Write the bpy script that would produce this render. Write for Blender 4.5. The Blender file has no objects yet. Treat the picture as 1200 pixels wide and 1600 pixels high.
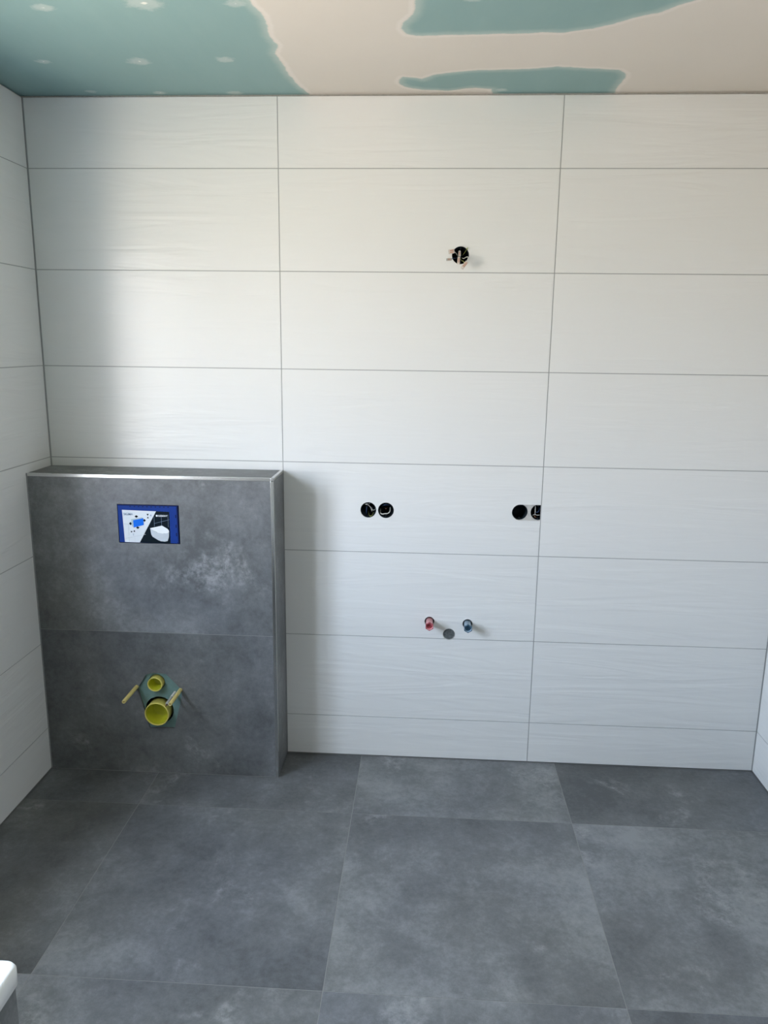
import bpy, bmesh, math, random
import numpy as np
from mathutils import Vector, Matrix

scene = bpy.context.scene
COL = scene.collection
random.seed(7)

# ------------------------------------------------------------------ camera
F_PX, YAW, PITCH, ROLL = 1205.03, 0.05502, -0.21415, 0.01232
def cam_dir(R, V, F):
    c, s = math.cos(ROLL), math.sin(ROLL)
    X, U = c*R - s*V, s*R + c*V
    c, s = math.cos(PITCH), math.sin(PITCH)
    Y, Z = c*F - s*U, s*F + c*U
    c, s = math.cos(YAW), math.sin(YAW)
    return Vector((c*X - s*Y, s*X + c*Y, Z))
cd = bpy.data.cameras.new('camera')
cam = bpy.data.objects.new('camera', cd); COL.objects.link(cam)
r_, u_, f_ = cam_dir(1, 0, 0), cam_dir(0, 1, 0), cam_dir(0, 0, 1)
m3 = Matrix((r_, u_, -f_)).transposed()
cam.matrix_world = Matrix.Translation((1.47468, -2.92435, 1.68061)) @ m3.to_4x4()
cd.sensor_fit = 'HORIZONTAL'; cd.sensor_width = 36; cd.lens = F_PX/1200*36
cd.clip_start = .02; cd.clip_end = 100
scene.camera = cam

# ------------------------------------------------------------------ view, light
vs = scene.view_settings
scene.display_settings.display_device = 'sRGB'
vs.view_transform = 'Standard'; vs.look = 'None'; vs.gamma = 1; vs.use_curve_mapping = False
vs.exposure = 0.72
scene.cycles.use_denoising = True
scene.cycles.max_bounces = 10
scene.cycles.diffuse_bounces = 8
scene.cycles.sample_clamp_indirect = 8

# unseen window in the left wall, added to light the room (also used by the wall builder)
WX = -.25                      # glazing plane
WY0, WY1 = -1.12, -2.24        # near and far edge of the daylight opening
WZ0, WZ1 = 1.05, 2.12
RY0, RY1, RZ0, RZ1 = -.74, -2.50, 1.0, 2.17   # splayed room-side edge of the reveal

SKY = (0.70, 0.84, 1.06); SKY_STRENGTH = 17.5
GROUND = (.97, .86, .70); GROUND_STRENGTH = 13.6
w = bpy.data.worlds.new('daylight'); scene.world = w; w.use_nodes = True
nt = w.node_tree; nt.nodes.clear()
tc = nt.nodes.new('ShaderNodeTexCoord'); sx = nt.nodes.new('ShaderNodeSeparateXYZ')
rp = nt.nodes.new('ShaderNodeValToRGB'); bg = nt.nodes.new('ShaderNodeBackground'); ow = nt.nodes.new('ShaderNodeOutputWorld')
mr = nt.nodes.new('ShaderNodeMapRange'); mr.inputs[1].default_value = -1; mr.inputs[2].default_value = 1
nt.links.new(tc.outputs['Generated'], sx.inputs[0]); nt.links.new(sx.outputs['Z'], mr.inputs[0])
nt.links.new(mr.outputs[0], rp.inputs[0]); nt.links.new(rp.outputs[0], bg.inputs[0]); nt.links.new(bg.outputs[0], ow.inputs[0])
g = GROUND_STRENGTH/SKY_STRENGTH
e = rp.color_ramp.elements
e[0].position = .47; e[0].color = (GROUND[0]*g, GROUND[1]*g, GROUND[2]*g, 1)
e[1].position = .53; e[1].color = (.95, .96, 1.03, 1)
k = rp.color_ramp.elements.new(.66); k.color = (*SKY, 1)
bg.inputs[1].default_value = SKY_STRENGTH

ld = bpy.data.lights.new('window_portal', 'AREA'); ld.shape = 'RECTANGLE'
ld.size = abs(WY1-WY0); ld.size_y = WZ1-WZ0; ld.cycles.is_portal = True
lo = bpy.data.objects.new('window_portal', ld); COL.objects.link(lo)
lo.matrix_world = Matrix.Translation((WX-.06, (WY0+WY1)/2, (WZ0+WZ1)/2)) @ Matrix(((0, 0, -1), (1, 0, 0), (0, -1, 0))).transposed().to_4x4().transposed()
lo.rotation_euler = (math.radians(90), 0, math.radians(-90))

# ------------------------------------------------------------------ helpers
def mat(name):
    m = bpy.data.materials.new(name); m.use_nodes = True
    return m, m.node_tree, m.node_tree.nodes['Principled BSDF']
def N(nt, t, **kw):
    n = nt.nodes.new(t)
    for a, b in kw.items():
        if isinstance(a, str) and a.startswith('i_'): n.inputs[a[2:].replace('_', ' ')].default_value = b
        else: setattr(n, a, b)
    return n
def noise(nt, vec, scale, detail=4, rough=.5, dist=0):
    n = N(nt, 'ShaderNodeTexNoise'); n.inputs['Scale'].default_value = scale; n.inputs['Detail'].default_value = detail
    n.inputs['Roughness'].default_value = rough; n.inputs['Distortion'].default_value = dist
    nt.links.new(vec, n.inputs['Vector']); return n.outputs['Fac']
def maprange(nt, v, a, b, c=0, d=1, smooth=False):
    n = N(nt, 'ShaderNodeMapRange'); nt.links.new(v, n.inputs[0])
    if smooth: n.interpolation_type = 'SMOOTHSTEP'
    for i, x in zip((1, 2, 3, 4), (a, b, c, d)): n.inputs[i].default_value = x
    return n.outputs[0]
def math_(nt, op, a, b=None):
    n = N(nt, 'ShaderNodeMath', operation=op)
    for i, x in enumerate((a, b)):
        if x is None: continue
        if isinstance(x, (int, float)): n.inputs[i].default_value = x
        else: nt.links.new(x, n.inputs[i])
    return n.outputs[0]
def mix(nt, f, a, b, blend='MIX'):
    n = N(nt, 'ShaderNodeMix', data_type='RGBA', blend_type=blend)
    for i, x in ((0, f), (6, a), (7, b)):
        if isinstance(x, (int, float)): n.inputs[i].default_value = x
        elif isinstance(x, tuple): n.inputs[i].default_value = (*x, 1)
        else: nt.links.new(x, n.inputs[i])
    return n.outputs[2]
def objvec(nt, scale=(1, 1, 1)):
    t = N(nt, 'ShaderNodeTexCoord'); m = N(nt, 'ShaderNodeMapping')
    m.inputs['Scale'].default_value = scale
    nt.links.new(t.outputs['Object'], m.inputs['Vector']); return m.outputs[0]
def bump(nt, bs, h, strength, dist):
    b = N(nt, 'ShaderNodeBump'); b.inputs['Strength'].default_value = strength; b.inputs['Distance'].default_value = dist
    nt.links.new(h, b.inputs['Height']); nt.links.new(b.outputs[0], bs.inputs['Normal'])

def plain(name, col, rough=.5, metal=0., var=.06, scale=60., **kw):
    """plastic / metal / paint with a slight procedural mottling"""
    m, nt, bs = mat(name)
    v = objvec(nt)
    f = noise(nt, v, scale, 3)
    dark = tuple(c*(1-var) for c in col); light = tuple(min(1, c*(1+var)) for c in col)
    nt.links.new(mix(nt, f, dark, light), bs.inputs['Base Color'])
    bs.inputs['Roughness'].default_value = rough; bs.inputs['Metallic'].default_value = metal
    if name.startswith(('printed', 'blue_cover', 'dark_blue_edge', 'black_box')): bs.inputs['Specular IOR Level'].default_value = .07
    for a, b in kw.items(): bs.inputs[a].default_value = b
    return m

# ------------------------------------------------------------------ materials
def white_tile_mat():
    m, nt, bs = mat('white_wave_tile')
    v = objvec(nt)
    nt.links.new(mix(nt, noise(nt, v, 1.2, 2), (.722, .730, .722), (.742, .749, .740)), bs.inputs['Base Color'])
    bs.inputs['Roughness'].default_value = .21
    bs.inputs['IOR'].default_value = 1.5; bs.inputs['Specular IOR Level'].default_value = .15
    att = N(nt, 'ShaderNodeAttribute', attribute_name='tile_seed')
    va = N(nt, 'ShaderNodeVectorMath', operation='ADD')
    nt.links.new(objvec(nt, (.9, .9, 9)), va.inputs[0]); nt.links.new(att.outputs['Vector'], va.inputs[1])
    h = noise(nt, va.outputs[0], 1.7, 3.0, .5, .8)
    bump(nt, bs, h, 1.0, .0044)
    return m
def concrete_mat():
    m, nt, bs = mat('concrete_look_tile')
    att = N(nt, 'ShaderNodeAttribute', attribute_name='tile_seed')
    va = N(nt, 'ShaderNodeVectorMath', operation='ADD')
    nt.links.new(objvec(nt), va.inputs[0]); nt.links.new(att.outputs['Vector'], va.inputs[1])
    v = va.outputs[0]
    big = noise(nt, v, 1.9, 5, .55, .3)
    med = noise(nt, v, 8, 9, .74, .25)
    fine = noise(nt, v, 55, 7, .75)
    grit = noise(nt, v, 260, 2, .6)
    a = math_(nt, 'MULTIPLY', big, .95)
    b = math_(nt, 'MULTIPLY', med, .65)
    c = math_(nt, 'MULTIPLY', fine, .44)
    d = math_(nt, 'MULTIPLY', grit, .10)
    s = math_(nt, 'ADD', math_(nt, 'ADD', a, b), math_(nt, 'ADD', c, d))
    s = math_(nt, 'ADD', s, N(nt, 'ShaderNodeAttribute', attribute_name='tile_tone').outputs['Fac'])
    t = maprange(nt, s, .84, 1.32)
    ramp = N(nt, 'ShaderNodeValToRGB'); nt.links.new(t, ramp.inputs[0])
    e = ramp.color_ramp.elements
    e[0].color = (.088, .093, .096, 1); e[1].color = (.255, .262, .270, 1)
    k = ramp.color_ramp.elements.new(.5); k.color = (.152, .159, .165, 1)
    # pale worn patches
    p = math_(nt, 'MULTIPLY', maprange(nt, noise(nt, v, 3.4, 5, .65, .5), .54, .68, smooth=True), maprange(nt, noise(nt, v, 30, 8, .8), .42, .62))
    col = mix(nt, math_(nt, 'MULTIPLY', p, .85), ramp.outputs[0], (.31, .315, .32))
    # warm and cool drifts
    hue = maprange(nt, noise(nt, v, 1.3, 3, .5), .35, .65)
    col = mix(nt, 1.0, col, mix(nt, hue, (1.0, 1.0, .965), (.985, 1.0, 1.04)), 'MULTIPLY')
    nt.links.new(col, bs.inputs['Base Color'])
    nt.links.new(maprange(nt, med, .3, .7, .40, .52), bs.inputs['Roughness'])
    bs.inputs['IOR'].default_value = 1.45
    bump(nt, bs, fine, .15, .0012)
    return m
def ceiling_mat():
    m, nt, bs = mat('plasterboard_with_filler')
    v = objvec(nt)
    sd = N(nt, 'ShaderNodeAttribute', attribute_name='green_sd').outputs['Fac']
    sp = N(nt, 'ShaderNodeAttribute', attribute_name='screw_sd').outputs['Fac']
    wob = math_(nt, 'MULTIPLY', math_(nt, 'SUBTRACT', noise(nt, v, 22, 5, .6), .5), .020)
    s = math_(nt, 'ADD', sd, wob)                         # > 0 on bare green board
    green = mix(nt, noise(nt, objvec(nt, (4, 1, 1)), 3, 6, .65), (.222, .360, .358), (.272, .408, .402))
    fill = mix(nt, noise(nt, v, 2.4, 5, .6), (.65, .605, .545), (.71, .66, .60))
    thin = mix(nt, maprange(nt, noise(nt, objvec(nt, (1, 5, 1)), 9, 5, .7), .35, .7), green, (.60, .66, .60))
    bare = mix(nt, maprange(nt, s, .0, .035, 0.42, 0, smooth=True), green, (.60, .66, .60))
    edge = maprange(nt, math_(nt, 'ABSOLUTE', math_(nt, 'ADD', s, .009)), 0, .012, .55, 0, smooth=True)
    col = mix(nt, maprange(nt, s, -.0035, .0035, 0, 1, smooth=True), fill, bare)
    col = mix(nt, edge, col, (.78, .73, .69))
    # spotted screw heads; their bright centre dots are glints painted into the colour
    s2 = math_(nt, 'ADD', sp, math_(nt, 'MULTIPLY', math_(nt, 'SUBTRACT', noise(nt, v, 30, 5, .7), .5), .045))
    col = mix(nt, maprange(nt, s2, .012, .030, .42, 0, smooth=True), col, (.66, .70, .66))
    col = mix(nt, maprange(nt, sp, .003, .006, .85, 0, smooth=True), col, (.86, .85, .80))
    nt.links.new(col, bs.inputs['Base Color'])
    bs.inputs['Roughness'].default_value = .75
    bump(nt, bs, math_(nt, 'ADD', maprange(nt, s, -.004, .004, 1, 0), math_(nt, 'MULTIPLY', noise(nt, v, 14, 4), .6)), .35, .0012)
    return m
M = dict(
    white_tile=white_tile_mat(), concrete=concrete_mat(), ceiling=ceiling_mat(),
    grout_light=plain('light_grey_grout', (.25, .255, .25), .9),
    grout_wall=plain('grey_wall_grout', (.36, .37, .37), .9),
    silicone=plain('pale_grey_silicone', (.30, .31, .31), .45),
    plaster=plain('grey_plaster', (.50, .49, .47), .9, var=.25, scale=90),
    paint=plain('white_wall_paint', (.62, .61, .60), .8),
    chrome=plain('brushed_steel_trim', (.62, .62, .61), .24, 1., scale=20),
    black=plain('black_box_plastic', (.010, .014, .018), .35),
    dark=plain('dark_void', (.012, .012, .012), .9),
    board=plain('green_gypsum_board', (.145, .245, .230), .75, var=.25, scale=40),
    yellow=plain('yellow_pipe_plastic', (.70, .62, .15), .42, var=.04),
    yellow_cap=plain('yellow_cap_plastic', (.50, .50, .025), .40, var=.05),
    yellow_pale=plain('pale_yellow_sleeve', (.62, .52, .20), .45),
    red=plain('red_plug_plastic', (.42, .075, .10), .35),
    redpink=plain('red_pipe_shell', (.72, .36, .38), .4),
    blue=plain('blue_plug_plastic', (.035, .10, .16), .35),
    bluepale=plain('pale_blue_pipe_shell', (.34, .45, .55), .4),
    cement=plain('mottled_cement', (.115, .13, .135), .85, var=.75, scale=150),
    plate_blue=plain('blue_cover_plastic', (.012, .038, .20), .35, var=.12, scale=20),
    plate_dark=plain('dark_blue_edge', (.008, .015, .07), .4),
    print_white=plain('printed_white', (.60, .64, .68), .4, var=.03),
    print_grey=plain('printed_grey', (.46, .50, .54), .4),
    print_lightblue=plain('printed_pale_blue', (.35, .45, .50), .4),
    print_blue=plain('printed_blue', (.01, .13, .62), .4, var=.03),
    print_black=plain('printed_black', (.004, .009, .014), .4),
    print_text=plain('printed_slate', (.20, .27, .38), .5),
    print_bright=plain('printed_bright_white', (.70, .73, .74), .4, var=.02),
    wire_white=plain('pale_wire_insulation', (.62, .62, .58), .5),
    wire_green=plain('yellow_green_wire_insulation', (.30, .34, .10), .5),
    wire_brown=plain('brown_wire_insulation', (.14, .06, .035), .5),
    wire_blue=plain('dark_blue_wire_insulation', (.02, .05, .13), .5),
    clear=plain('translucent_connector_plastic', (.66, .60, .55), .15, var=.1),
    clear_grey=plain('translucent_grey_plastic', (.42, .43, .41), .15, var=.1),
    copper=plain('copper_conductor', (.72, .32, .20), .3, 1.),
    enamel=plain('white_bath_acrylic', (.86, .88, .88), .12, var=.01),
    frame=plain('white_window_frame', (.80, .80, .80), .3),
    steel=plain('zinc_steel', (.45, .45, .44), .35, 1.),
)

# ------------------------------------------------------------------ geometry helpers
def box(bm, x0, x1, y0, y1, z0, z1, mi=0, seed=None, layer=None, tone=None):
    x0, x1 = sorted((x0, x1)); y0, y1 = sorted((y0, y1)); z0, z1 = sorted((z0, z1))
    vs_ = [bm.verts.new(p) for p in ((x0, y0, z0), (x1, y0, z0), (x1, y1, z0), (x0, y1, z0), (x0, y0, z1), (x1, y0, z1), (x1, y1, z1), (x0, y1, z1))]
    fs = []
    for q in ((0, 3, 2, 1), (4, 5, 6, 7), (0, 1, 5, 4), (1, 2, 6, 5), (2, 3, 7, 6), (3, 0, 4, 7)):
        f = bm.faces.new([vs_[i] for i in q]); f.material_index = mi; fs.append(f)
        if layer is not None: f[layer] = Vector(seed)
        if tone is not None: f[tone[0]] = tone[1]
    return fs
def seed_layer(bm): return bm.faces.layers.float_vector.new('tile_seed')
def rseed(): return (random.uniform(-40, 40), random.uniform(-40, 40), random.uniform(-40, 40))
def prism_y(bm, pts, y0, y1, mi=0):
    """extrude an x-z outline between two depths"""
    a = [bm.verts.new((x, y0, z)) for x, z in pts]; b = [bm.verts.new((x, y1, z)) for x, z in pts]
    n = len(pts)
    bm.faces.new(a).material_index = mi; bm.faces.new(b[::-1]).material_index = mi
    for i in range(n): bm.faces.new((a[i], b[i], b[(i+1) % n], a[(i+1) % n])).material_index = mi
def circ(cx, cz, r, n=48, a0=0, a1=2*math.pi):
    full = abs(a1-a0-2*math.pi) < 1e-6
    return [(cx+r*math.cos(a0+(a1-a0)*i/(n if full else n-1)), cz+r*math.sin(a0+(a1-a0)*i/(n if full else n-1))) for i in range(n)]
def lathe_y(bm, cx, cz, prof, n=48, closed=True, mi=0, squash=None):
    """revolve (radius, y) profile about a y-parallel axis"""
    rings = []
    for r, y in prof:
        if r < 1e-6: rings.append([bm.verts.new((cx, y, cz))]); continue
        rings.append([bm.verts.new((cx+r*math.cos(2*math.pi*i/n), y, cz+r*math.sin(2*math.pi*i/n))) for i in range(n)])
    L = len(rings)
    for k in range(L if closed else L-1):
        A, B = rings[k], rings[(k+1) % L]
        for i in range(n):
            j = (i+1) % n
            if len(A) == 1 and len(B) == 1: continue
            if len(A) == 1: f = bm.faces.new((A[0], B[j], B[i]))
            elif len(B) == 1: f = bm.faces.new((A[i], A[j], B[0]))
            else: f = bm.faces.new((A[i], A[j], B[j], B[i]))
            f.material_index = mi; f.smooth = True
def tube(bm, pts, r, n=10, mi=0, smooth_steps=6):
    P = [Vector(p) for p in pts]
    if len(P) > 2 and smooth_steps:            # Catmull-Rom
        Q = []
        E = [P[0]*2-P[1]] + P + [P[-1]*2-P[-2]]
        for i in range(1, len(E)-2):
            for s in range(smooth_steps):
                t = s/smooth_steps; a, b, c, d = E[i-1], E[i], E[i+1], E[i+2]
                Q.append(.5*((2*b)+(c-a)*t+(2*a-5*b+4*c-d)*t*t+(3*b-a-3*c+d)*t**3))
        Q.append(P[-1]); P = Q
    rings = []; up = Vector((.31, .2, .93)).normalized()
    for i, p in enumerate(P):
        d = (P[min(i+1, len(P)-1)]-P[max(i-1, 0)]).normalized()
        a = d.cross(up)
        a = a.normalized() if a.length > 1e-4 else d.cross(Vector((1, 0, 0))).normalized()
        b = d.cross(a).normalized(); up = -b if False else up
        rings.append([bm.verts.new(p+r*(math.cos(2*math.pi*k/n)*a+math.sin(2*math.pi*k/n)*b)) for k in range(n)])
    for A, B in zip(rings, rings[1:]):
        for k in range(n):
            f = bm.faces.new((A[k], A[(k+1) % n], B[(k+1) % n], B[k])); f.material_index = mi; f.smooth = True
    for R in (rings[0], rings[-1][::-1]): bm.faces.new(R).material_index = mi
def obox(bm, c, size, rot, mi=0):
    """oriented box: centre, size, rotation matrix"""
    n0 = len(bm.verts)
    fs = box(bm, -size[0]/2, size[0]/2, -size[1]/2, size[1]/2, -size[2]/2, size[2]/2, mi)
    vv = {v for f in fs for v in f.verts}
    for v in vv: v.co = rot @ v.co + Vector(c)
def obj(name, bm, mats, parent=None, origin=None, bevel=0, recalc=True):
    if recalc: bmesh.ops.recalc_face_normals(bm, faces=bm.faces)
    me = bpy.data.meshes.new(name); bm.to_mesh(me); bm.free()
    for m in (mats if isinstance(mats, (list, tuple)) else [mats]): me.materials.append(M[m])
    o = bpy.data.objects.new(name, me); COL.objects.link(o)
    if parent is not None:
        o.parent = parent
        o.location = -Vector(parent['_o']) if '_o' in parent else (0, 0, 0)
        if '_r' in parent: pass
    if bevel:
        md = o.modifiers.new('bevel', 'BEVEL'); md.width = bevel; md.segments = 3; md.limit_method = 'ANGLE'; md.angle_limit = math.radians(40)
    return o
def tag(o, label, cat, group=None, kind=None):
    o['label'] = label; o['category'] = cat
    if group: o['group'] = group
    if kind: o['kind'] = kind
    return o
ROOTS = []
def thing(name, label, cat, loc, group=None):
    o = bpy.data.objects.new(name, None); COL.objects.link(o); o.location = loc; o.empty_display_size = .05
    o['_o'] = loc
    ROOTS.append(o)
    return tag(o, label, cat, group)
def struct(o): o['kind'] = 'structure'; return o
def boolean(o, cut_bm, op='DIFFERENCE'):
    bmesh.ops.recalc_face_normals(cut_bm, faces=cut_bm.faces)
    me = bpy.data.meshes.new('tmp'); cut_bm.to_mesh(me); cut_bm.free()
    c = bpy.data.objects.new('tmp', me); COL.objects.link(c)
    md = o.modifiers.new('b', 'BOOLEAN'); md.operation = op; md.object = c; md.solver = 'EXACT'
    bpy.context.view_layer.update()
    new = bpy.data.meshes.new_from_object(o.evaluated_get(bpy.context.evaluated_depsgraph_get()))
    o.modifiers.remove(md); old = o.data; o.data = new; new.name = old.name
    bpy.data.meshes.remove(old); bpy.data.objects.remove(c); bpy.data.meshes.remove(me)
def merge(a, others):
    """fold the meshes of others (same material slot list) into a"""
    bm = bmesh.new(); bm.from_mesh(a.data)
    for o in others:
        bm.from_mesh(o.data); md = o.data; bpy.data.objects.remove(o); bpy.data.meshes.remove(md)
    bm.to_mesh(a.data); bm.free()

# ------------------------------------------------------------------ dimensions
XR, ZC, YF = 2.8256, 2.5331, -4.25        # right wall, ceiling, wall behind the camera
ROW0, H = .17741, .352                    # lowest horizontal joint, tile pitch
X1, WT = .9206, .9970                     # first vertical joint, tile length pitch
J = .0016                                 # half joint
ROWS = [ROW0 + H*i for i in range(7)]
ZB, ZT = .005, ZC-.008                    # tiles stop short of floor and ceiling
BOXD, BOXW, BOXH = .1954, .9206, 1.2002   # boxing depth, width, height
FX0, FY0, FS = .43654, -.40841, .79595    # floor joints

def spans(lo, hi, joints, g=J):
    e = [lo] + [j for j in sorted(joints) if lo+.01 < j < hi-.01] + [hi]
    return [(a+(g if i else 0), b-(g if i < len(e)-2 else 0)) for i, (a, b) in enumerate(zip(e, e[1:]))]

# wall fittings (x, z)
LAMP = (1.5785, 1.9975); SOCKA = (1.2525, 1.0502); SOCKB = (1.3210, 1.0502)
SLOTA = (1.8377, 1.0545); SLOTB = (1.9098, 1.0545)
HOT = (1.5008, .6010); COLD = (1.6523, .5955); DRAIN = (1.5802, .5487)
RB = .0308
# ------------------------------------------------------------------ back wall
bm = bmesh.new(); L = seed_layer(bm)
for x0, x1 in spans(.005, XR-.004, [X1, X1+WT]):
    for z0, z1 in spans(ZB, ZT, ROWS): box(bm, x0, x1, 0, .002, z0, z1, 0, rseed(), L)
MATS_W = ['white_tile', 'grout_wall', 'plaster', 'dark']
wall_back = struct(obj('wall_back', bm, MATS_W))
bm = bmesh.new(); box(bm, 0, XR, .0012, .010, ZB, ZT, 1)
for a, b in ((-.0005, .0050), (XR-.0040, XR+.0005)): box(bm, a, b, -.0006, .0012, ZB, ZT, 1)
grout = obj('tmp_grout', bm, MATS_W)
bm = bmesh.new(); box(bm, -.02, XR+.02, .010, .16, -.08, ZC+.05, 2)
plast = obj('tmp_plaster', bm, MATS_W)
def round_cuts(y0, y1):
    bm = bmesh.new()
    for c, r in ((LAMP, RB), (SOCKA, RB), (SOCKB, RB), (HOT, .0195), (COLD, .0195), (DRAIN, .0243)):
        prism_y(bm, circ(*c, r), y0, y1)
    return bm
def slot_cut(y0, y1):
    bm = bmesh.new()
    pts = circ(*SLOTA, RB, 30, math.pi/2, 3*math.pi/2) + [(X1+WT-J*.4, SLOTA[1]-RB), (X1+WT-J*.4, SLOTA[1]+RB)]
    prism_y(bm, pts, y0, y1); return bm
boolean(wall_back, round_cuts(-.01, .02)); boolean(wall_back, slot_cut(-.01, .02))
boolean(grout, round_cuts(-.01, .0105)); boolean(grout, slot_cut(-.01, .0105))
boolean(plast, round_cuts(-.01, .075))
bm = bmesh.new()
for c in (SLOTA, SLOTB): prism_y(bm, circ(*c, .0305), -.01, .075)
boolean(plast, bm)
merge(wall_back, [grout, plast])

# ------------------------------------------------------------------ left wall with the added window opening
bm = bmesh.new(); L = seed_layer(bm)
for y0, y1 in spans(YF, -.003, [-1.15, -2.147, -3.144]):
    for z0, z1 in spans(ZB, ZT, ROWS): box(bm, -.002, 0, y0, y1, z0, z1, 0, rseed(), L)
wall_left = struct(obj('wall_left', bm, MATS_W))
bm = bmesh.new(); box(bm, -.010, -.0012, YF, 0, ZB, ZT, 1); g2 = obj('tmp_g', bm, MATS_W)
bm = bmesh.new(); box(bm, -.30, -.010, YF-.16, .16, -.08, ZC+.05, 2); p2 = obj('tmp_p', bm, MATS_W)
def hexa(bm, A, B, mi=0):
    a = [bm.verts.new(p) for p in A]; b = [bm.verts.new(p) for p in B]
    bm.faces.new(a); bm.faces.new(b[::-1])
    for i in range(4): bm.faces.new((a[i], b[i], b[(i+1) % 4], a[(i+1) % 4]))
    for f in bm.faces: f.material_index = mi
def splay():
    bm = bmesh.new()
    def ring(x, t): 
        y0 = WY0+.03+(RY0-WY0-.03)*t; y1 = WY1-.03+(RY1-WY1+.03)*t; z0 = WZ0-.03+(RZ0-WZ0+.03)*t; z1 = WZ1+.03+(RZ1-WZ1-.03)*t
        return [(x, y0, z0), (x, y1, z0), (x, y1, z1), (x, y0, z1)]
    tm = (.35+WX)/abs(WX)
    hexa(bm, ring(-.35, -.4), ring(.01, 1.04), 0)
    return bm
for o in (wall_left, g2, p2): boolean(o, splay())
merge(wall_left, [g2, p2])

# white casement window, out of view and added to light the room: outer frame and centre mullion
win = bpy.data.objects.new('unseen_window_1', None); COL.objects.link(win); win.location = (WX, (WY0+WY1)/2, WZ0); win['kind'] = 'structure'
win['_o'] = tuple(win.location)
bm = bmesh.new()
box(bm, WX-.035, WX+.035, WY1-.06, WY0+.06, WZ0-.06, WZ0); box(bm, WX-.035, WX+.035, WY1-.06, WY0+.06, WZ1, WZ1+.06)
box(bm, WX-.035, WX+.035, WY0, WY0+.06, WZ0, WZ1); box(bm, WX-.035, WX+.035, WY1-.06, WY1, WZ0, WZ1)
obj('window_frame', bm, 'frame', win)
bm = bmesh.new(); ym = (WY0+WY1)/2-.02; box(bm, WX-.035, WX+.035, ym-.075, ym+.075, WZ0, WZ1)
obj('mullion', bm, 'frame', win)

# ------------------------------------------------------------------ right wall, wall behind the camera
bm = bmesh.new(); L = seed_layer(bm)
for y0, y1 in spans(YF, -.0025, [-.95, -1.947, -2.944]):
    for z0, z1 in spans(ZB, ZT, ROWS): box(bm, XR, XR+.002, y0, y1, z0, z1, 0, rseed(), L)
box(bm, XR+.0012, XR+.010, YF, 0, ZB, ZT, 1); box(bm, XR+.010, XR+.16, YF-.16, .16, -.08, ZC+.05, 2)
struct(obj('wall_right', bm, MATS_W))
bm = bmesh.new(); box(bm, -.02, XR+.02, YF-.16, YF, -.08, ZC+.05)
struct(obj('wall_front', bm, 'paint'))

# ------------------------------------------------------------------ floor
bm = bmesh.new(); L = seed_layer(bm); TL = bm.faces.layers.float.new('tile_tone')
G = .00125
TONE = {(0, 0): -.06, (1, 0): -.05, (2, 0): .03, (3, 0): -.07, (0, 1): -.02, (1, 1): 0., (2, 1): -.005, (3, 1): .09, (0, 2): -.02, (1, 2): .02, (2, 2): .03, (3, 2): .02}
for x0, x1 in spans(0, XR, [FX0, FX0+FS, FX0+2*FS], G):
    for y0, y1 in spans(YF, .0, [FY0-FS*i for i in range(5)], G): box(bm, x0, x1, y0, y1, -.010, 0, 0, rseed(), L, (TL, TONE.get((round((x0-FX0)/FS+1.01) if x0 > .2 else 0, round((FY0-y1)/FS+1.01) if y1 < -.2 else 0), 0.)))
box(bm, -.01, XR+.01, YF, .01, -.08, -.0006, 1)
struct(obj('floor', bm, ['concrete', 'grout_light']))

# ------------------------------------------------------------------ ceiling: green plasterboard partly skimmed with filler
G1 = [(-.6, -1.317), (1.099, -1.293), (1.028, -.953), (.993, -.752), (1.002, -.706), (1.012, -.654), (1.009, -.59), (.999, -.523), (1.01, -.451), (.988, -.375), (.996, -.304), (.995, -.224), (1.005, -.137), (1.023, -.045), (1.033, .004), (1.018, .12), (-.6, .12)]
G2 = [(1.417, -.999), (1.42, -.741), (1.413, -.672), (1.401, -.631), (1.383, -.603), (1.376, -.559), (1.389, -.519), (1.425, -.508), (1.541, -.515), (1.648, -.517), (1.763, -.523), (1.825, -.522), (1.899, -.547), (1.952, -.58), (2.007, -.628), (2.051, -.647), (2.086, -.693), (2.125, -.729), (2.156, -.809), (2.135, -.978)]
G3 = [(1.355, -.144), (1.368, -.168), (1.41, -.155), (1.43, -.142), (1.472, -.191), (1.593, -.224), (1.754, -.232), (1.85, -.253), (1.952, -.234), (2.05, -.221), (2.079, -.185), (2.087, -.143), (2.084, -.08), (2.084, -.027), (2.098, .056), (1.676, .05), (1.664, -.041), (1.603, -.055), (1.517, -.023), (1.429, -.038), (1.369, -.066), (1.353, -.106)]
G4 = [(-.6, -4.4), (1.0, -4.4), (1.03, -3.2), (.98, -2.4), (1.02, -1.7), (-.6, -1.66)]
G5 = [(1.4, -3.9), (1.42, -2.2), (1.39, -1.3), (2.2, -1.25), (2.35, -2.1), (2.3, -3.9)]
SPOTS = [(.439, -.721, 1), (.718, -.741, 1.7), (.955, -.734, 1), (.247, -.331, .8), (.551, -.325, 1.3), (.824, -.336, 1), (.269, -.037, .7), (.51, -.019, .8), (.777, -.014, .9), (1.70, -.03, .7), (1.56, -.745, .8)]
def signed(P, poly):
    poly = np.array(poly); A = poly; B = np.roll(poly, -1, 0)
    d = np.full(len(P), 1e9); ins = np.zeros(len(P), bool)
    for a, b in zip(A, B):
        ab = b-a; t = np.clip(((P-a)@ab)/(ab@ab), 0, 1)
        d = np.minimum(d, np.hypot(*(P-a-t[:, None]*ab).T))
        c = ((a[1] > P[:, 1]) != (b[1] > P[:, 1])) & (P[:, 0] < (b[0]-a[0])*(P[:, 1]-a[1])/(b[1]-a[1]+1e-12)+a[0])
        ins ^= c
    return np.where(ins, d, -d)
xs = np.unique(np.concatenate([np.linspace(-.01, XR+.01, 290)]))
ys = np.concatenate([np.linspace(.01, -1.1, 112), np.linspace(-1.14, YF-.01, 70)])
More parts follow.
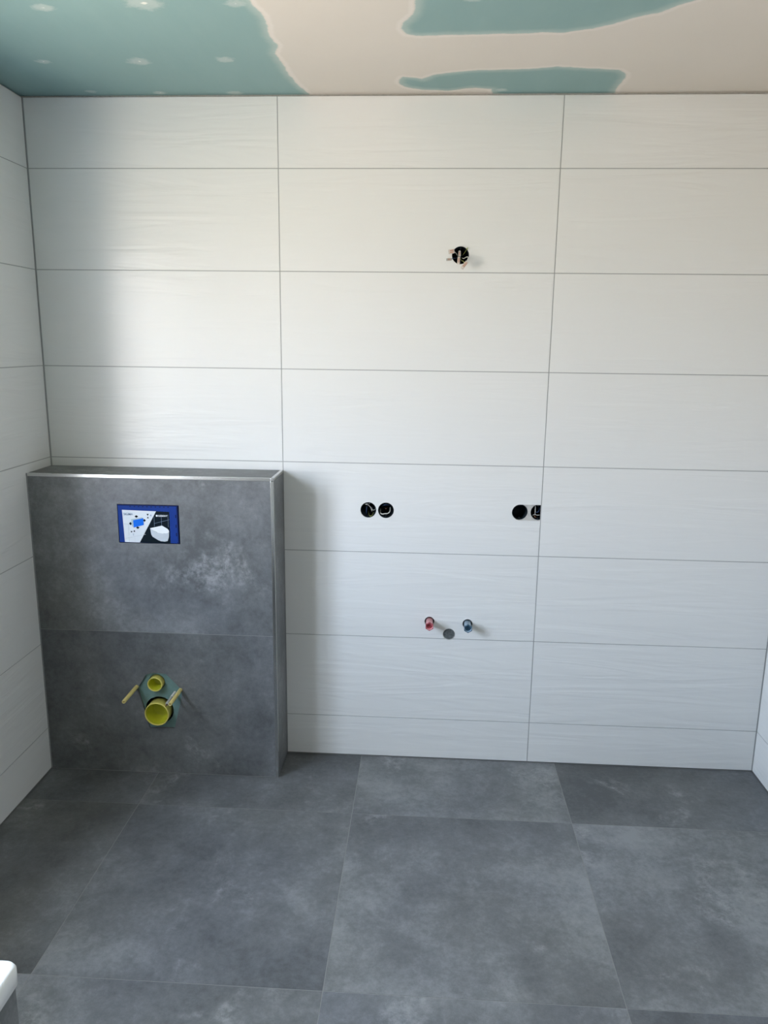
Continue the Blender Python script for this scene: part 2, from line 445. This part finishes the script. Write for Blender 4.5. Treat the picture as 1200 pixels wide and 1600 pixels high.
nx, ny = len(xs), len(ys)
P = np.array([(x, y) for y in ys for x in xs])
sd = np.max([signed(P, g) for g in (G1, G2, G3, G4, G5)], axis=0)
sp = np.min([np.hypot((P[:, 0]-x)/(1.25*s), (P[:, 1]-y)/(s*1.0)) for x, y, s in SPOTS], axis=0)
verts = [(x, y, ZC) for x, y in P]
faces = [(j*nx+i, j*nx+i+1, (j+1)*nx+i+1, (j+1)*nx+i) for j in range(ny-1) for i in range(nx-1)]
b0 = len(verts)
verts += [(x, y, z) for z in (ZC+.0005, ZC+.06) for x, y in ((-.3, YF-.16), (XR+.16, YF-.16), (XR+.16, .16), (-.3, .16))]
faces += [tuple(b0+i for i in q) for q in ((0, 3, 2, 1), (4, 5, 6, 7), (0, 1, 5, 4), (1, 2, 6, 5), (2, 3, 7, 6), (3, 0, 4, 7))]
me = bpy.data.meshes.new('ceiling'); me.from_pydata(verts, [], faces); me.materials.append(M['ceiling'])
for nm, arr in (('green_sd', sd), ('screw_sd', sp)):
    at = me.attributes.new(nm, 'FLOAT', 'POINT'); at.data.foreach_set('value', np.concatenate([arr, np.full(8, -.5 if nm == 'green_sd' else 1.)]).astype(np.float32))
ceil_o = bpy.data.objects.new('ceiling', me); COL.objects.link(ceil_o); struct(ceil_o)

# ------------------------------------------------------------------ tiled boxing for the toilet cistern
boxing = thing('cistern_boxing', 'waist-high dark grey concrete-look tiled boxing in the left corner against the white wall', 'tiled boxing', (.46, -.0977, 0))
FR = -BOXD                       # front face
TT = .010                        # tile thickness
TR = .011                        # trim width
OPEN = [(.408, .419), (.430, .4255), (.454, .427), (.487, .425), (.547, .360), (.545, .328), (.511, .197), (.412, .195), (.395, .268), (.372, .359)]
PL = (.3375, .5655, .9470, 1.0905)   # cover plate opening x0 x1 z0 z1
BJ = .5928
bm = bmesh.new(); L = seed_layer(bm); TL = bm.faces.layers.float.new('tile_tone'); box(bm, .004, BOXW-TR-.0008, FR, FR+TT, BJ+.001, BOXH-TR-.0008, 0, (3.3, 5.2, 1.1), L, (TL, -.015))
up = obj('front_tile', bm, 'concrete', boxing); up['label'] = 'upper front tile, cut out around the blue cover plate'
bm = bmesh.new(); box(bm, PL[0]-.002, PL[1]+.002, FR-.02, FR+.03, PL[2]-.002, PL[3]+.002); boolean(up, bm)
bm = bmesh.new(); L = seed_layer(bm); TL = bm.faces.layers.float.new('tile_tone'); box(bm, .004, BOXW-TR-.0008, FR, FR+TT, .004, BJ-.001, 0, (13.7, -4.2, 8.4), L, (TL, -.06))
low = obj('front_tile', bm, 'concrete', boxing); low['label'] = 'lower front tile with a rough hole around the yellow pipes'
bm = bmesh.new(); prism_y(bm, OPEN, FR-.02, FR+.03); boolean(low, bm)
bm = bmesh.new(); L = seed_layer(bm); box(bm, .002, BOXW-TR-.0008, FR+TR+.0008, -.0015, BOXH-TT, BOXH, 0, rseed(), L); obj('top_tile', bm, 'concrete', boxing)
bm = bmesh.new(); L = seed_layer(bm); box(bm, BOXW-TT, BOXW, FR+TR+.0008, -.0015, .004, BOXH-TR-.0008, 0, rseed(), L); obj('side_tile', bm, 'concrete', boxing)
for nm, a in (('top front', (.003, BOXW-TR, FR-.0006, FR+TR, BOXH-TR, BOXH+.0006)), ('front corner', (BOXW-TR, BOXW+.0006, FR-.0006, FR+TR, .003, BOXH-TR)),
              ('top side', (BOXW-TR, BOXW+.0006, FR+TR, -.001, BOXH-TR, BOXH+.0006))):
    bm = bmesh.new(); box(bm, *a); t = obj('edge_trim', bm, 'chrome', boxing, bevel=.0012); t['label'] = 'brushed metal edge trim'
bm = bmesh.new(); box(bm, BOXW-TR, BOXW+.0006, FR-.0006, FR+TR, BOXH-TR, BOXH+.0006); t = obj('corner_piece', bm, 'chrome', boxing, bevel=.002)
bm = bmesh.new(); box(bm, .001, BOXW-.0025, FR+.0008, -.001, .001, BOXH-.0025)
core = obj('grout_bed', bm, ['grout_light', 'dark'], boxing)
for c in ('a', 'b'):
    bm = bmesh.new()
    if c == 'a': box(bm, PL[0]-.002, PL[1]+.002, FR-.02, FR+.05, PL[2]-.002, PL[3]+.002, 0)
    else: prism_y(bm, OPEN, FR-.02, FR+.10, 0)
    boolean(core, bm)
# silicone bead where boxing meets the left wall
bm = bmesh.new(); box(bm, .0005, .0045, FR-.002, FR+.004, .004, BOXH); obj('silicone_bead', bm, 'silicone', boxing)
# green board visible through the hole, itself holed for the waste pipe
bm = bmesh.new(); prism_y(bm, [(x+(x-.455)*-.002, z) for x, z in OPEN], FR+.008, FR+.020); brd = obj('backing_board', bm, ['board', 'dark'], boxing)
WASTE = (.4505, .2645); FLUSH = (.4470, .3860)
bm = bmesh.new(); prism_y(bm, circ(WASTE[0]+.002, WASTE[1]+.005, .056), FR, FR+.05); prism_y(bm, circ(*FLUSH, .0325), FR, FR+.05); boolean(brd, bm)
brd['label'] = 'blue-green gypsum board behind the hole'

# pipes and fixings coming out of the hole
def pipe(name, label, c, ro, ri, y_out, y_in, step):
    t = thing(name, label, 'pipe', (c[0], y_in, c[1]))
    bm = bmesh.new()
    lathe_y(bm, *c, [(ro*.985, y_in), (ro*.985, y_out+.004), (ro, y_out+.0015), (ro-.0006, y_out), (ri+.0006, y_out), (ri, y_out+.001), (ri*.985, y_in)], 64)
    obj('pipe_shell', bm, 'yellow', t)
    bm = bmesh.new()
    lathe_y(bm, *c, [(ri*.975, y_out+.003), (ri*.975, step), (ri*.80, step+.004), (ri*.78, step+.016), (ri*.70, step+.018), (0, step+.019), (0, step+.022), (ri*.972, step+.022), (ri*.978, y_out+.02)], 64, closed=False)
    p = obj('protective_plug', bm, 'yellow_cap', t); p['label'] = 'olive yellow protective plug set inside the pipe'
    return t
pipe('waste_pipe', 'large yellow open waste pipe end, lower and wider of the two yellow pipes', WASTE, .0480, .0435, -.218, -.150, -.176)
pipe('flush_pipe', 'small yellow flush pipe end above the wide waste pipe', FLUSH, .0292, .0252, -.212, -.150, -.182)
def sleeve(label, c, y_out):
    t = thing('threaded_rod_cover', label, 'rod cover', (c[0], -.17, c[1]), 'yellow covers on the toilet fixing rods')
    bm = bmesh.new(); lathe_y(bm, *c, [(.0076, -.165), (.0072, y_out+.002), (.0066, y_out), (.0042, y_out), (.0042, y_out+.02), (0, y_out+.021), (0, -.165)], 24, closed=False)
    obj('sleeve', bm, 'yellow_pale', t)
    bm = bmesh.new()
    lathe_y(bm, *c, [(0, y_out+.013), (.0040, y_out+.013), (.0040, y_out+.019), (0, y_out+.019)], 16, closed=False); obj('rod_end', bm, 'steel', t)
sleeve('yellow plastic sleeve over a fixing rod, left of the pipes and pointing down-left', (.3691, .3671), -.328)
sleeve('yellow plastic sleeve over a fixing rod, right of the pipes next to the clear conduit', (.5423, .3609), -.320)
t = thing('cable_conduit', 'short grey and clear corrugated conduit end between the small yellow pipe and the right sleeve', 'conduit', (.519, -.17, .3455))
c = (.5190, .3445)
bm = bmesh.new(); lathe_y(bm, c[0]-.002, c[1]+.001, [(.0055, -.160), (.0055, -.232), (.0048, -.233), (0, -.233), (0, -.160)], 20, closed=False); obj('conduit_tube', bm, 'wire_white', t)
pr = [(.0050, -.231)]
for i in range(11): pr += [(.0072, -.234-i*.0050), (.0052, -.2365-i*.0050)]
pr += [(.0030, -.289), (.0030, -.236)]
bm = bmesh.new(); lathe_y(bm, *c, pr, 20, closed=False); q = obj('corrugated_end', bm, 'clear_grey', t); q['label'] = 'translucent corrugated end'
bm = bmesh.new(); tube(bm, [(c[0], -.236, c[1]), (c[0]-.001, -.285, c[1]-.001), (c[0]-.002, -.296, c[1]-.004)], .0022, 8); obj('cable_end', bm, 'wire_brown', t)

# ------------------------------------------------------------------ blue protection cover of the flush plate
cover = thing('flush_plate_cover', 'blue plastic protection cover with printed sheet, set in the upper tile of the grey boxing', 'flush plate cover', (.4515, FR+.01, .9470))
px0, px1, pz0, pz1 = PL[0]+.0005, PL[1]-.0015, PL[2], PL[3]-.0008
yb = FR-.0015
def uv(X, Y):     # local drawing units of the printed sheet -> metres
    return (px0+(X-125)/885*(px1-px0), pz1-(Y-178)/536*(pz1-pz0))
bm = bmesh.new(); box(bm, px0, px1, yb, FR+.03, pz0, pz1); obj('cover_plate', bm, 'plate_blue', cover, bevel=.0015)
bm = bmesh.new()
a = [uv(120, 172), uv(1000, 172), uv(1000, 184), uv(120, 184)]; prism_y(bm, a, yb-.0012, yb+.002)
prism_y(bm, [uv(990, 184), uv(1010, 184), uv(1012, 714), uv(985, 714), uv(985, 690), uv(996, 684)], yb-.0012, yb+.002)
obj('gap_shade', bm, 'plate_dark', cover)  # dark strips standing in for the shaded gap along top and right edges
bm = bmesh.new()
for i in range(12):
    x = 240+i*62; 
    if 290 < x < 900: prism_y(bm, [uv(x, 190), uv(x+22, 190), uv(x+22, 203), uv(x, 203)], yb-.0003, yb+.001)
    if 290 < x < 900: obj('rim_notch', bm, 'plate_dark', cover); bm = bmesh.new()
for yy in (300, 440, 560):
    prism_y(bm, [uv(968, yy), uv(984, yy), uv(984, yy+46), uv(968, yy+46)], yb-.0003, yb+.001); obj('rim_notch', bm, 'plate_dark', cover); bm = bmesh.new()
SHEET = []
lev = [yb]
def printed(name, polys, m, dy=.00012, label=None):
    lev[0] -= dy
    bm = bmesh.new()
    for p in polys: prism_y(bm, [uv(*q) for q in p], lev[0], lev[0]+dy)
    o = obj(name, bm, m, cover)
    if label: o['label'] = label
    return o
printed('sheet', [[(188, 248), (884, 262), (884, 712), (205, 708)]], 'print_white', label='printed instruction sheet')
printed('dark_field', [[(690, 258), (884, 262), (884, 712), (426, 710)]], 'print_black')
printed('tile_line_print', [[(205, 445), (270, 447), (270, 453), (205, 451)], [(270, 447), (276, 447), (276, 610), (270, 612)], [(215, 655), (520, 588), (521, 592), (216, 660)],
    [(268, 640), (272, 640), (276, 705), (272, 705)], [(520, 520), (524, 520), (488, 590), (484, 590)]], 'print_grey')
printed('dark_tile_line_print', [[(655, 430), (880, 372), (880, 375), (655, 433)], [(762, 300), (765, 300), (765, 455), (762, 455)], [(655, 330), (658, 326), (658, 470), (655, 472)], [(860, 300), (863, 300), (863, 480), (860, 480)]], 'print_text')
def dia(cx, cy, r, s=1.): return [(cx-r, cy), (cx, cy-r*s), (cx+r, cy), (cx, cy+r*s)]
printed('arrow_print', [dia(396, 338, 27, .72), dia(304, 441, 23, 1.05), dia(512, 391, 24, .85), dia(408, 496, 27, .72),
    [(549, 296), (581, 296), (565, 326)], [(551, 360), (580, 360), (565, 334)], [(302, 545), (302, 570), (332, 556)], [(364, 535), (364, 562), (336, 549)]], 'print_black')
printed('box_side_print', [[(315, 378), (480, 348), (500, 360), (345, 392)], [(315, 378), (345, 392), (348, 497), (322, 470)]], 'print_lightblue')
printed('box_front_print', [[(345, 392), (498, 360), (500, 456), (350, 496)]], 'print_blue')
printed('toilet_body_print', [[(592, 502), (604, 590), (622, 622), (700, 668), (745, 684), (800, 688), (842, 678), (862, 620), (868, 545), (800, 572), (690, 560)]], 'print_grey', label='picture of a wall-hung toilet bowl')
printed('toilet_lid_print', [[(590, 500), (768, 459), (846, 502), (868, 528), (866, 552), (840, 566), (770, 572), (700, 562), (640, 530)]], 'print_bright')
printed('logo_square_print', [[(686, 308), (712, 308), (712, 332), (686, 332)]], 'print_bright')
def text(name, body, X, Y, hpx, wpx, m, parent, bold=0.):
    cu = bpy.data.curves.new('t', 'FONT'); cu.body = body; cu.size = 1; cu.offset = bold; cu.align_x = 'LEFT'
    o = bpy.data.objects.new('t', cu); COL.objects.link(o); bpy.context.view_layer.update()
    me = bpy.data.meshes.new_from_object(o.evaluated_get(bpy.context.evaluated_depsgraph_get()))
    bpy.data.objects.remove(o); bpy.data.curves.remove(cu)
    co = np.array([v.co[:] for v in me.vertices]); mn, mx = co.min(0), co.max(0)
    x0, z0 = uv(X, Y+hpx); x1, z1 = uv(X+wpx, Y)
    for v in me.vertices:
        v.co = (x0+(v.co.x-mn[0])/(mx[0]-mn[0])*(x1-x0), lev[0]-.0001, z0+(v.co.y-mn[1])/(mx[1]-mn[1])*(z1-z0))
    me.materials.clear(); me.materials.append(M[m]); me.name = name
    o = bpy.data.objects.new(name, me); COL.objects.link(o); o.parent = parent; o.location = -Vector(parent['_o'])
    return o
text('word_print', 'SIGMA', 208, 288, 34, 142, 'print_text', cover, .008)
text('word_print', 'GEBERIT', 718, 308, 24, 138, 'print_bright', cover, .02)
text('numeral_print', '4', 598, 302, 32, 24, 'print_text', cover, .01)
text('numeral_print', '2', 328, 582, 26, 20, 'print_text', cover, .01)

# ------------------------------------------------------------------ electrical boxes in the back wall
def cup(label, c, y0, group=None):
    t = thing('junction_box', label, 'electrical box', (c[0], .04, c[1]), group)
    bm = bmesh.new(); lathe_y(bm, *c, [(.0300, y0), (.0300, .062), (0, .062), (0, .059), (.0276, .058), (.0280, y0)], 48)
    obj('cup', bm, 'black', t)
    for sgn in (-1, 1):
        bm = bmesh.new(); lathe_y(bm, c[0], c[1]+sgn*.0245, [(0, y0+.002), (.0024, y0+.002), (.0030, y0+.004), (.0030, y0+.03), (0, y0+.03)], 14, closed=False)
        obj('screw_post', bm, 'black', t)
    return t
lampbox = cup('round black electrical box high on the white wall with connectors on loose wires', LAMP, .003)
sa = cup('round black electrical box, left one of the close pair left of the water pipes', SOCKA, .003, 'paired boxes in the white wall')
sb = cup('round black electrical box, right one of the close pair with a pale wire curl', SOCKB, .003, 'paired boxes in the white wall')
xa = cup('round black empty electrical box in the oblong cut-out by the tile joint', SLOTA, .012, 'boxes in the oblong cut-out')
xb = cup('black electrical box half hidden by the tile edge in the oblong cut-out', SLOTB, .012, 'boxes in the oblong cut-out')

def wires(label, loc, spec, group=None):
    t = thing('electric_cable', label, 'cable', loc, group)
    for m, pts, r in spec:
        bm = bmesh.new(); tube(bm, pts, r, 8); obj('wire', bm, m, t)
    return t
x, z = LAMP
lc = wires('bundle of wires with small lever connectors hanging out of the high round box', (x, .05, z), [
    ('wire_white', [(x-.006, .056, z-.004), (x-.012, .02, z+.004), (x-.022, -.012, z+.010), (x-.0300, -.028, z+.0095)], .0014),
    ('wire_blue', [(x-.004, .056, z+.002), (x-.016, .02, z-.008), (x-.026, -.015, z-.012), (x-.034, -.028, z-.017)], .0014),
    ('wire_white', [(x+.002, .056, z+.004), (x+.000, .03, z+.014), (x-.003, .004, z+.016), (x-.0042, -.008, z+.012)], .0015),
    ('wire_brown', [(x, .056, z-.004), (x-.003, .02, z+.000), (x-.005, -.018, z-.006), (x-.007, -.030, z-.014)], .0014),
    ('wire_white', [(x+.006, .056, z-.002), (x+.012, .01, z-.010), (x+.0200, -.016, z-.008), (x+.0265, -.030, z-.010), (x+.0240, -.036, z-.020), (x+.018, -.040, z-.028)], .0015),
    ('wire_green', [(x+.008, .056, z+.004), (x+.016, .02, z+.012), (x+.022, -.003, z+.021), (x+.0245, -.006, z+.026)], .0015),
    ('wire_green', [(x+.001, .05, z-.006), (x+.006, .01, z-.018), (x+.010, -.02, z-.022), (x+.013, -.035, z-.030)], .0014)])
def connector(c, ax, length, wdt, m, angle):
    bm = bmesh.new()
    R = Matrix.Rotation(angle, 3, 'Y') @ Matrix.Rotation(ax, 3, 'X')
    obox(bm, c, (wdt, wdt*.75, length), R)
    o = obj('connector', bm, m, lc, bevel=.001)
    bm = bmesh.new()
    for s in (-1, 1): obox(bm, Vector(c)+R @ Vector((s*wdt*.2, -wdt*.39, length*.05)), (wdt*.2, wdt*.06, length*.62), R)
    q = obj('contact_strip', bm, 'copper', o); q.location = -Vector((0, 0, 0)) 
    q.parent = o; q.location = (0, 0, 0)
    return o
connector((x-.0337, -.030, z+.0092), 0, .021, .015, 'clear', math.radians(82))
connector((x-.0420, -.030, z-.0180), 0, .019, .008, 'clear_grey', math.radians(86))
connector((x-.0041, -.010, z+.0040), .15, .020, .0085, 'wire_white', math.radians(-2))
connector((x-.0072, -.035, z-.0227), -.1, .025, .0095, 'clear', math.radians(4))
connector((x+.0140, -.040, z-.0375), 0, .030, .0115, 'clear', math.radians(38))
x, z = SOCKA
wires('thin pale wires curled inside the left box of the pair', (x, .05, z), [
    ('wire_white', [(x-.010, .055, z+.006), (x-.002, .018, z+.015), (x+.008, .010, z+.009), (x+.0125, .012, z-.004), (x+.012, .03, z-.012)], .0011),
    ('wire_blue', [(x-.006, .055, z), (x-.007, .012, z+.010), (x-.008, .012, z-.014), (x-.004, .04, z-.018)], .0012),
    ('wire_white', [(x+.010, .055, z), (x+.016, .016, z-.003), (x+.024, .012, z-.001), (x+.027, .03, z+.002)], .0008),
    ('wire_green', [(x-.004, .05, z-.014), (x+.004, .010, z-.0245), (x+.014, .010, z-.0235), (x+.018, .04, z-.016)], .0012),
    ('wire_white', [(x-.018, .04, z+.016), (x-.010, .008, z+.021), (x-.002, .008, z+.022), (x+.002, .04, z+.018)], .0020)], 'cables in the paired boxes')
x, z = SOCKB
wires('cream cable end curled along the bottom inside the right box of the pair', (x, .05, z), [
    ('wire_white', [(x-.024, .050, z-.004), (x-.022, .012, z-.012), (x-.015, .008, z-.0165), (x-.004, .008, z-.015), (x+.008, .010, z-.0135), (x+.015, .014, z-.006), (x+.015, .04, z+.004)], .0021),
    ('wire_blue', [(x-.020, .05, z+.006), (x-.012, .016, z+.017), (x+.002, .013, z+.020), (x+.014, .02, z+.016), (x+.018, .05, z+.006)], .0014),
    ('wire_brown', [(x-.008, .05, z), (x-.001, .02, z+.002), (x+.004, .04, z+.004)], .0014)], 'cables in the paired boxes')
x, z = SLOTB
wires('thin pale wires in the half-covered box by the tile joint', (x, .05, z), [
    ('wire_white', [(x-.012, .055, z+.020), (x-.0125, .018, z+.022), (x-.0125, .014, z+.004), (x-.012, .014, z-.008), (x-.006, .014, z-.0115), (x+.006, .016, z-.0115)], .0010),
    ('wire_white', [(x-.012, .016, z-.009), (x-.018, .018, z-.012), (x-.021, .03, z-.018)], .0010),
    ('wire_blue', [(x-.006, .05, z-.006), (x-.004, .018, z-.002), (x+.003, .016, z+.008), (x+.006, .04, z+.014)], .0013),
    ('wire_brown', [(x-.010, .05, z+.004), (x-.014, .02, z-.016), (x-.006, .02, z-.022)], .0013)])

# ------------------------------------------------------------------ water pipes and drain
def stub(label, c, y_out, shell, plug):
    t = thing('water_pipe', label, 'water pipe', (c[0], .04, c[1]), 'plugged water pipe stubs')
    ro = .0150
    bm = bmesh.new(); lathe_y(bm, *c, [(ro*.93, .06), (ro*.93, y_out+.018), (ro, y_out+.016), (ro, y_out+.001), (ro-.001, y_out), (.0122, y_out), (.0118, y_out+.02), (.0116, .06)], 40)
    obj('pipe_shell', bm, shell, t)
    bm = bmesh.new()
    hx = [(c[0]+.0172*math.cos(math.radians(30+60*i)), c[1]+.0172*math.sin(math.radians(30+60*i))) for i in range(6)]
    inner = circ(*c, .0128, 6)
    a = [bm.verts.new((p[0], y_out-.002, p[1])) for p in hx]; b = [bm.verts.new((p[0], y_out+.008, p[1])) for p in hx]
    n = 24; ii = [bm.verts.new((c[0]+.0132*math.cos(2*math.pi*k/n+math.radians(30)), y_out-.002, c[1]+.0132*math.sin(2*math.pi*k/n+math.radians(30)))) for k in range(n)]
    jj = [bm.verts.new((v.co.x*.9+c[0]*.1, y_out+.012, v.co.z*.9+c[1]*.1)) for v in ii]
    cc = bm.verts.new((c[0], y_out+.014, c[1]))
    for i in range(6):
        j = (i+1) % 6; bm.faces.new((a[i], b[i], b[j], a[j]))
        k0 = i*4
        for k in range(4): bm.faces.new((a[i] if k < 2 else a[j], ii[(k0+k) % n], ii[(k0+k+1) % n]))
        bm.faces.new((a[i], ii[(k0+2) % n], a[j]))
    for k in range(n):
        bm.faces.new((ii[k], jj[k], jj[(k+1) % n], ii[(k+1) % n])); bm.faces.new((jj[k], cc, jj[(k+1) % n]))
    bm.faces.new(b[::-1])
    o = obj('plug', bm, plug, t)
    bm = bmesh.new(); lathe_y(bm, *c, [(.0045, y_out+.002), (.0045, y_out+.013), (0, y_out+.013), (0, y_out+.002)], 6, closed=False); obj('plug_core', bm, plug, o)
    q = [ch for ch in o.children][0]; q.location = (0, 0, 0)
    bm = bmesh.new(); lathe_y(bm, *c, [(.0190, .012), (.0190, .03), (ro*.95, .03), (ro*.95, .012)], 36); obj('collar', bm, 'cement', t)
stub('hot water pipe stub with a red hexagonal plug sticking out of the white wall', HOT, -.058, 'redpink', 'red')
stub('cold water pipe stub with a blue hexagonal plug sticking out of the white wall', COLD, -.054, 'bluepale', 'blue')
t = thing('drain_pipe', 'round grey mottled drain opening below and between the red and blue pipe stubs', 'drain pipe', (DRAIN[0], .03, DRAIN[1]))
bm = bmesh.new(); lathe_y(bm, *DRAIN, [(.0241, .0015), (.0241, .06), (.0225, .06), (.0225, .0025)], 40); obj('pipe_rim', bm, 'clear_grey', t)
bm = bmesh.new()
lathe_y(bm, *DRAIN, [(.0226, .006), (.017, .0045), (.010, .0065), (0, .005)], 40, closed=False)
for v in bm.verts: v.co.y += random.uniform(-.0015, .0015)
obj('filling', bm, 'cement', t)

# ------------------------------------------------------------------ bathtub under the window
BX, BY0, BY1, BZ = .772, -1.787, -3.587, .600
tub = thing('bathtub', 'white acrylic bathtub with dark grey tiled apron, its rounded corner showing at lower left', 'bathtub', (.38, (BY0+BY1)/2, 0))
def rrect(x0, x1, y0, y1, r, n=8):
    pts = []
    for cx, cy, a in ((x1-r, y1-r, 0), (x0+r, y1-r, 90), (x0+r, y0+r, 180), (x1-r, y0+r, 270)):
        for i in range(n+1):
            t_ = math.radians(a+90*i/n); pts.append((cx+r*math.cos(t_), cy+r*math.sin(t_)))
    return pts
bm = bmesh.new()
def ring(ins, z, r, ins_y=None):
    iy = ins if ins_y is None else ins_y
    return [bm.verts.new((x, y, z)) for x, y in rrect(.003+ins, BX-ins, BY1+iy, BY0-iy, r)]
rings = [ring(.002, BZ-.040, .018), ring(0, BZ-.038, .020), ring(0, BZ-.008, .020), ring(.003, BZ-.002, .020), ring(.008, BZ, .020), ring(.060, BZ-.001, .09, .07), ring(.066, BZ-.004, .10, .078), ring(.072, BZ-.02, .11, .09),
         ring(.095, BZ-.30, .13, .20), ring(.13, BZ-.39, .14, .28), ring(.19, BZ-.42, .12, .36)]
for A, B in zip(rings, rings[1:]):
    n = len(A)
    for i in range(n):
        f = bm.faces.new((A[i], A[(i+1) % n], B[(i+1) % n], B[i])); f.smooth = True
bm.faces.new(rings[-1])
# underside of the rim
U = ring(.05, BZ-.040, .08, .06)
for i in range(len(U)): bm.faces.new((rings[0][i], rings[0][(i+1) % len(U)], U[(i+1) % len(U)], U[i]))
obj('tub', bm, 'enamel', tub)
bm = bmesh.new(); L = seed_layer(bm)
ax, ay = BX-.010, BY0-.008
box(bm, ax-.01, ax, BY1+.008, ay, .003, BZ-.041, 0, (7, 1, 3), L); box(bm, .003, ax-.01, ay-.01, ay, .003, BZ-.041, 0, (1, 8, 3), L)
box(bm, .003, ax-.01, BY1+.008, BY1+.018, .003, BZ-.041, 0, (2, 8, 6), L)
obj('apron', bm, 'concrete', tub)
bm = bmesh.new(); lathe_y(bm, .38, -.0, [(0, 0), (.026, 0), (.028, .004), (.012, .006), (0, .006)], 24, closed=False)
for v in bm.verts: v.co = Vector((v.co.x, (BY0+BY1)/2+(v.co.z), BZ-.42+v.co.y))
obj('drain_cap', bm, 'chrome', tub)

for o in ROOTS + [win]:
    if '_o' in o: del o['_o']
